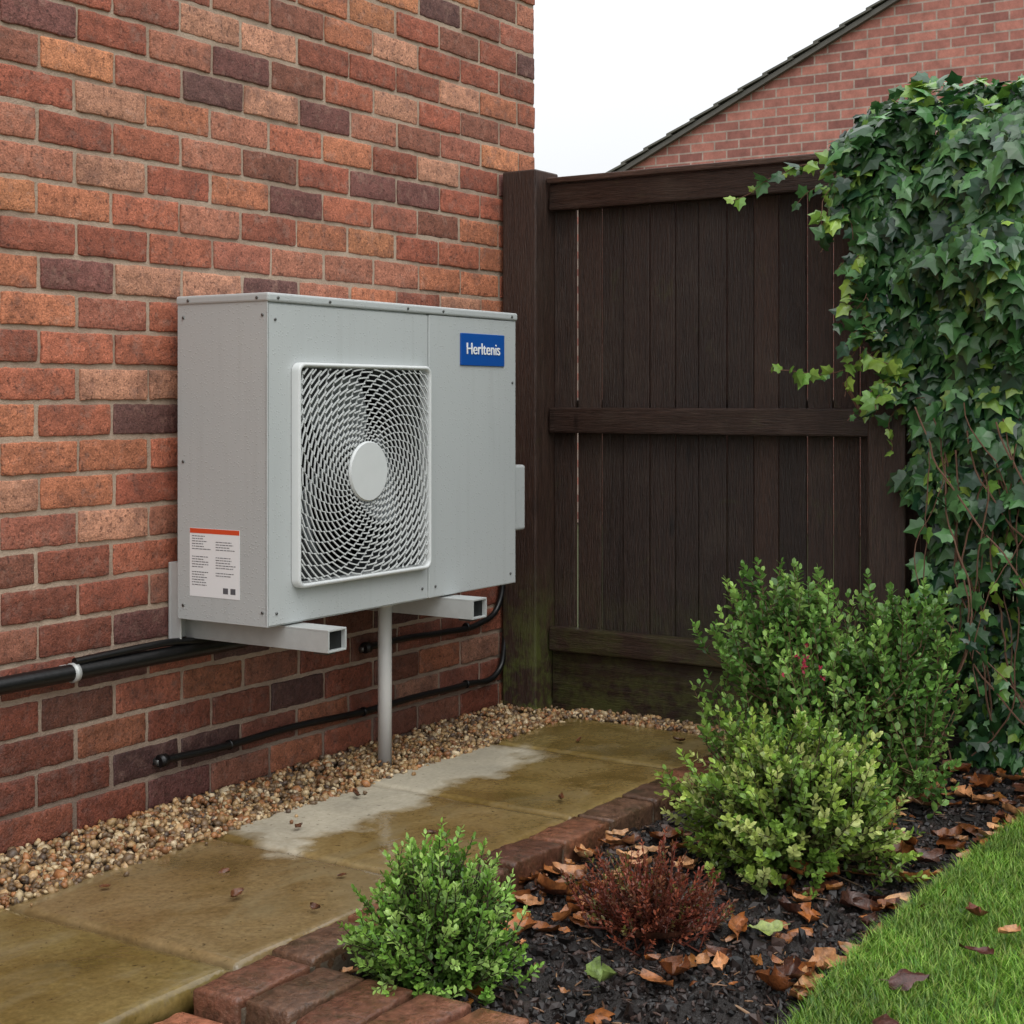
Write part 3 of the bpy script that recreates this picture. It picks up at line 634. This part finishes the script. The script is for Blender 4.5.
shrub('evergreen_shrub',(3.82,1.50,.22),.250,.250,.26,820,9,.026,['3A5E2C','456A32'],['7CA84E','8EB85E','6C9846','A2C668'],'6A523C',13,.68,.85,.3,.8,-.6,flowers,jag=.28,wid=1.15,
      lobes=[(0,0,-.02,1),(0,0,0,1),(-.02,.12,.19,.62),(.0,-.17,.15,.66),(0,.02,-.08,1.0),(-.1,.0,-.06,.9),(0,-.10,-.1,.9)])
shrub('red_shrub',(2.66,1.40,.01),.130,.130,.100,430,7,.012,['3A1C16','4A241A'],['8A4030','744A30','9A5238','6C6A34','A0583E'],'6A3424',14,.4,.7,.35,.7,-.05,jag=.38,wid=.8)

# ivy
h_=[(0,0),(-.08,.20),(.04,.42),(.24,.34),(.50,.46),(.60,.22),(1,0)]
out=[h_[0]]+h_[1:6]+[h_[6]]+[(x,-y) for x,y in h_[1:6][::-1]]
IT=np.array([[.32,0,.03]]+[[x,y,-.10*abs(y)*2-.05*x*x] for x,y in out],float); ITF=np.array([[0,i+1,(i+1)%12+1] for i in range(12)])
P=[];D=[];Nn=[];Sz=[];C=[]; rg=random.Random(5); nr=np.random.RandomState(5)
def edge_p(z):
    xs=[-.1,.15,.4,.8,1.0,1.15,1.3,1.5,1.62,1.72,1.9]; ys=[1.24,1.30,1.35,1.38,1.41,1.47,1.55,1.60,1.64,1.65,1.48]
    return float(np.interp(z,xs,ys))
dk=[np.array(lin(h)) for h in ('2A4E2C','345A30','406A3A','264630','4E7A46','5A8850')]; lt=[np.array(lin(h)) for h in ('6E9A40','82A84A','94B44C')]
cnt=0
while cnt<9000:
    y=rg.uniform(-1.0,1.72)
    if rg.random()<.45: y=rg.uniform(.9,1.70)
    z=rg.uniform(.0,1.86); ep=edge_p(z)+.11*noise.noise(Vector((z*7,0,3)))
    if y>ep+.01: continue
    edge=ep-y; ztop=1.83+.08*noise.noise(Vector((y*4,1,1)))-.28*max(0,1-(1.70-y)/.22)**2+.03
    if z>ztop: continue
    th=.08+.20*min(1,edge/.25)*(.55+.8*noise.noise(Vector((y*3.2,z*3.2,7)))+.6*noise.noise(Vector((y*9,z*9,2))))
    th*= (.6 if z<.5 else 1.0)
    tz=max(0,(z-1.45)/.37); th*= math.sqrt(max(0,1-tz**4)) if z>1.45 else 1
    if noise.noise(Vector((y*5,z*5,11)))<-.38 and z<1.3: continue
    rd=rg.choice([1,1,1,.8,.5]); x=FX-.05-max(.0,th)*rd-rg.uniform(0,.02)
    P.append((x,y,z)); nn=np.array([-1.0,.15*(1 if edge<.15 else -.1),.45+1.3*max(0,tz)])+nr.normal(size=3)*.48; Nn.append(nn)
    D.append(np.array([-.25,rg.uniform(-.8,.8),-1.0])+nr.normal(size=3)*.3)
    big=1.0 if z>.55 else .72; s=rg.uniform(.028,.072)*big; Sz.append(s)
    q=rg.random(); depth=.5 if (x>FX-.12 or rd<.9) else 1.0  # inner leaves get a darker colour, painting in the shadow within the ivy
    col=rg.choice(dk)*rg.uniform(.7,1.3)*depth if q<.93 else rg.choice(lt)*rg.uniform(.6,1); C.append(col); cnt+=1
for i in range(1900):
    y=rg.uniform(-1.0,1.62); x=rg.uniform(4.12,4.62); zt=1.85+.10*noise.noise(Vector((y*6,x*6,1)))+rg.uniform(-.02,.04)-.3*((x-4.36)/.3)**2*.6-.28*max(0,1-(1.66-y)/.2)**2
    P.append((x,y,zt)); Nn.append(np.array([-.5,0,1.])+nr.normal(size=3)*.5); D.append(np.array([-.8 if x<4.36 else .8,rg.uniform(-.8,.8),-.2])+nr.normal(size=3)*.4); Sz.append(rg.uniform(.028,.064)); C.append(rg.choice(dk)*rg.uniform(1.0,1.5) if rg.random()<.75 else rg.choice(lt)*.95)
TV=[];TF=[];off=0
def vine(pts,r,leafp=0,light=True,lsz=.04):
    global off
    for a,b in zip(pts[:-1],pts[1:]):
        v,f=stick_geo(a,b,r,r*.9,5); TV.extend(v); TF.extend([[k_+off for k_ in q_] for q_ in f]); off+=len(v)
        if leafp and rg.random()<leafp:
            tq=rg.random(); P.append(np.array(a)*(1-tq)+np.array(b)*tq); Nn.append(np.array([-1,.1,.4])+nr.normal(size=3)*.5); D.append(np.array([-.3,rg.uniform(-1,1),rg.uniform(-1,.4)])); Sz.append(lsz*rg.uniform(.5,1.2)); C.append((rg.choice(lt) if (light and rg.random()<.7) else rg.choice(dk))*rg.uniform(.7,1.1))
def wander(p0,d,n,st,j=.25,grav=-.05,seed=0):
    q=random.Random(seed); p=np.array(p0,float); d=np.array(d,float); out_=[tuple(p)]
    for i in range(n):
        d=d+np.array([q.uniform(-j,j)*.3,q.uniform(-j,j),q.uniform(-j,j)+grav]); d/=np.linalg.norm(d); p=p+d*st; p[0]=min(p[0],FX-.05); out_.append(tuple(p))
    return out_
vine(wander((4.24,1.62,1.66),(-.1,1,.1),16,.022,.22,0,1),.0014,.7)
vine(wander((4.2,1.62,1.69),(-.3,1,-.1),9,.02,.3,0,2),.0014,.6)
vine(wander((4.2,1.50,1.14),(-.2,1,-.3),15,.022,.3,-.04,3),.0014,.8)
vine(wander((4.2,1.50,1.19),(-.2,1,-.2),10,.022,.3,-.04,31),.0014,.8)
vine(wander((4.2,1.46,1.05),(-.2,1,.2),8,.022,.4,-.05,8),.0014,.75)
vine(wander((4.2,1.44,.98),(-.2,1,-.3),7,.02,.4,-.05,9),.0014,.8)
for i in range(26):
    z_=rg.uniform(1.0,1.7); vine(wander((4.16,edge_p(z_)-.03,z_),(-.1,rg.uniform(.2,1),rg.uniform(-1,.3)),rg.randrange(3,8),.022,.4,-.12,80+i),.0013,.9,rg.random()<.45,.045)
for i in range(22):
    y0=rg.uniform(1.05,1.38); vine(wander((4.14-rg.uniform(0,.1),y0,rg.uniform(.75,1.0)),(0,rg.uniform(-.4,.15),-1),22,.035,.30,-.12,20+i),rg.uniform(.0015,.003),.25,rg.random()<.3,.045)
for i in range(6):
    vine(wander((4.26,1.35-.12*i,.0),(0,rg.uniform(-.2,.2),1),30,.04,.3,.12,50+i),.006)
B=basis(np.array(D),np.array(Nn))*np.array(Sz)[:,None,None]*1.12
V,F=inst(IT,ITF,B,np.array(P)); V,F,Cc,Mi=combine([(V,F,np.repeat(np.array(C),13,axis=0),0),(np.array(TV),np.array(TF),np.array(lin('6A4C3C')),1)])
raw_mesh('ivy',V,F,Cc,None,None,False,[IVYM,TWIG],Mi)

# fallen leaves
def dead_tpl(seed,w,curl):
    q=random.Random(seed); nu,nv=13,7; V=[]; lob=q.choice([0,0,.25,.35]); ph=q.uniform(0,6)
    tw=q.uniform(-.5,.5)
    for i in range(nu):
        u=i/(nu-1); wd=w*math.sin(math.pi*min(1,u*.97+.02))**.7*(1-.25*u)*(1+lob*math.sin(u*14+ph)+q.uniform(-.10,.10))
        bend=.10*math.sin(u*3+ph)
        for j in range(nv):
            v=(j/(nv-1)-.5)*2; z=.30*abs(v)**1.6*w*curl+curl*.55*(u-.5)**2+tw*v*(u-.5)*w*.5+.02*q.uniform(-1,1)
            V.append((u-.5,v*wd*.5+bend,z))
    V+= [(-.5,-.012+.10*math.sin(ph),0.01),(-.5,.012+.10*math.sin(ph),0.01),(-.72,.012,.04),(-.72,-.012,.04)]
    F=[[i*nv+j,(i+1)*nv+j,(i+1)*nv+j+1,i*nv+j+1] for i in range(nu-1) for j in range(nv-1)]; o=nu*nv; F.append([o,o+1,o+2,o+3])
    return np.array(V),np.array(F)
dc=[np.array(lin(h)) for h in ('8A5228','A4683C','6B3E20','B8845A','5A3626','94602F','7A4624','C49468','4A2C20','A8744C')]
Vs=[];Fs=[];Cs=[];off2=0
fall=[]
for i in range(300):
    for _ in range(50):
        x=rg.uniform(2.15,4.2);y=rg.uniform(.97,1.79)
        dens=.18
        if 3.3<x<4.1 and 1.0<y<1.35: dens=.8
        if 2.65<x<3.2 and 1.5<y<1.79: dens=1
        if 2.4<x<3.3 and y<1.3: dens=.6
        if 2.2<x<2.5 and 1.7<y: dens=.5
        if rg.random()<dens*(.4+1.2*max(0,noise.noise(Vector((x*4,y*4,3)))+.3)): break
    fall.append((x,y,bed_z(x,y)+.010+rg.uniform(0,.012),rg.choice([.025,.04,.055,.065,.075,.085])*rg.uniform(.85,1.1),rg.choice(dc)))
for (x,y,s_,h) in ((2.55,.86,.070,'4A2A24'),(2.73,.80,.06,'5A322A'),(2.92,.86,.060,'6A3C2C'),(2.35,.83,.06,'4A2A24'),(2.86,.78,.05,'A87850')): fall.append((x,y,.030,s_,np.array(lin(h))))
for (x,y) in ((2.42,2.3),(2.9,2.1),(3.9,2.3),(4.05,2.05),(3.3,2.0),(2.2,2.42),(2.75,2.38),(2.3,2.15),(2.52,2.06),(2.33,1.97),(3.05,2.45)): fall.append((x,y,.008,rg.uniform(.02,.04),np.array(lin('5A3620'))))
fall.append((2.33,1.33,.0,.08,np.array(lin('66783E')))); fall.append((2.73,1.20,.0,.07,np.array(lin('8C9A4E'))))
for i,(x,y,z,s_,c_) in enumerate(fall):
    V,F=dead_tpl(i,rg.uniform(.5,.85),rg.uniform(.2,1.1)); a=rg.uniform(0,6.283); nn=np.array([[rg.gauss(0,.25),rg.gauss(0,.25),1 if rg.random()>.15 else -1.]])
    B=basis(np.array([[math.cos(a),math.sin(a),rg.gauss(0,.12)]]),nn)*s_; V2,F2=inst(V,F,B,np.array([[x,y,z]])); Vs.append(V2);Fs.append(F2+off2);off2+=len(V2);Cs.append(np.tile(c_*rg.uniform(.7,1.2),(len(V2),1)))
raw_mesh('fallen_leaves',np.concatenate(Vs),np.concatenate(Fs),np.concatenate(Cs),DEAD,None,True)
print('objs',len(bpy.data.objects))
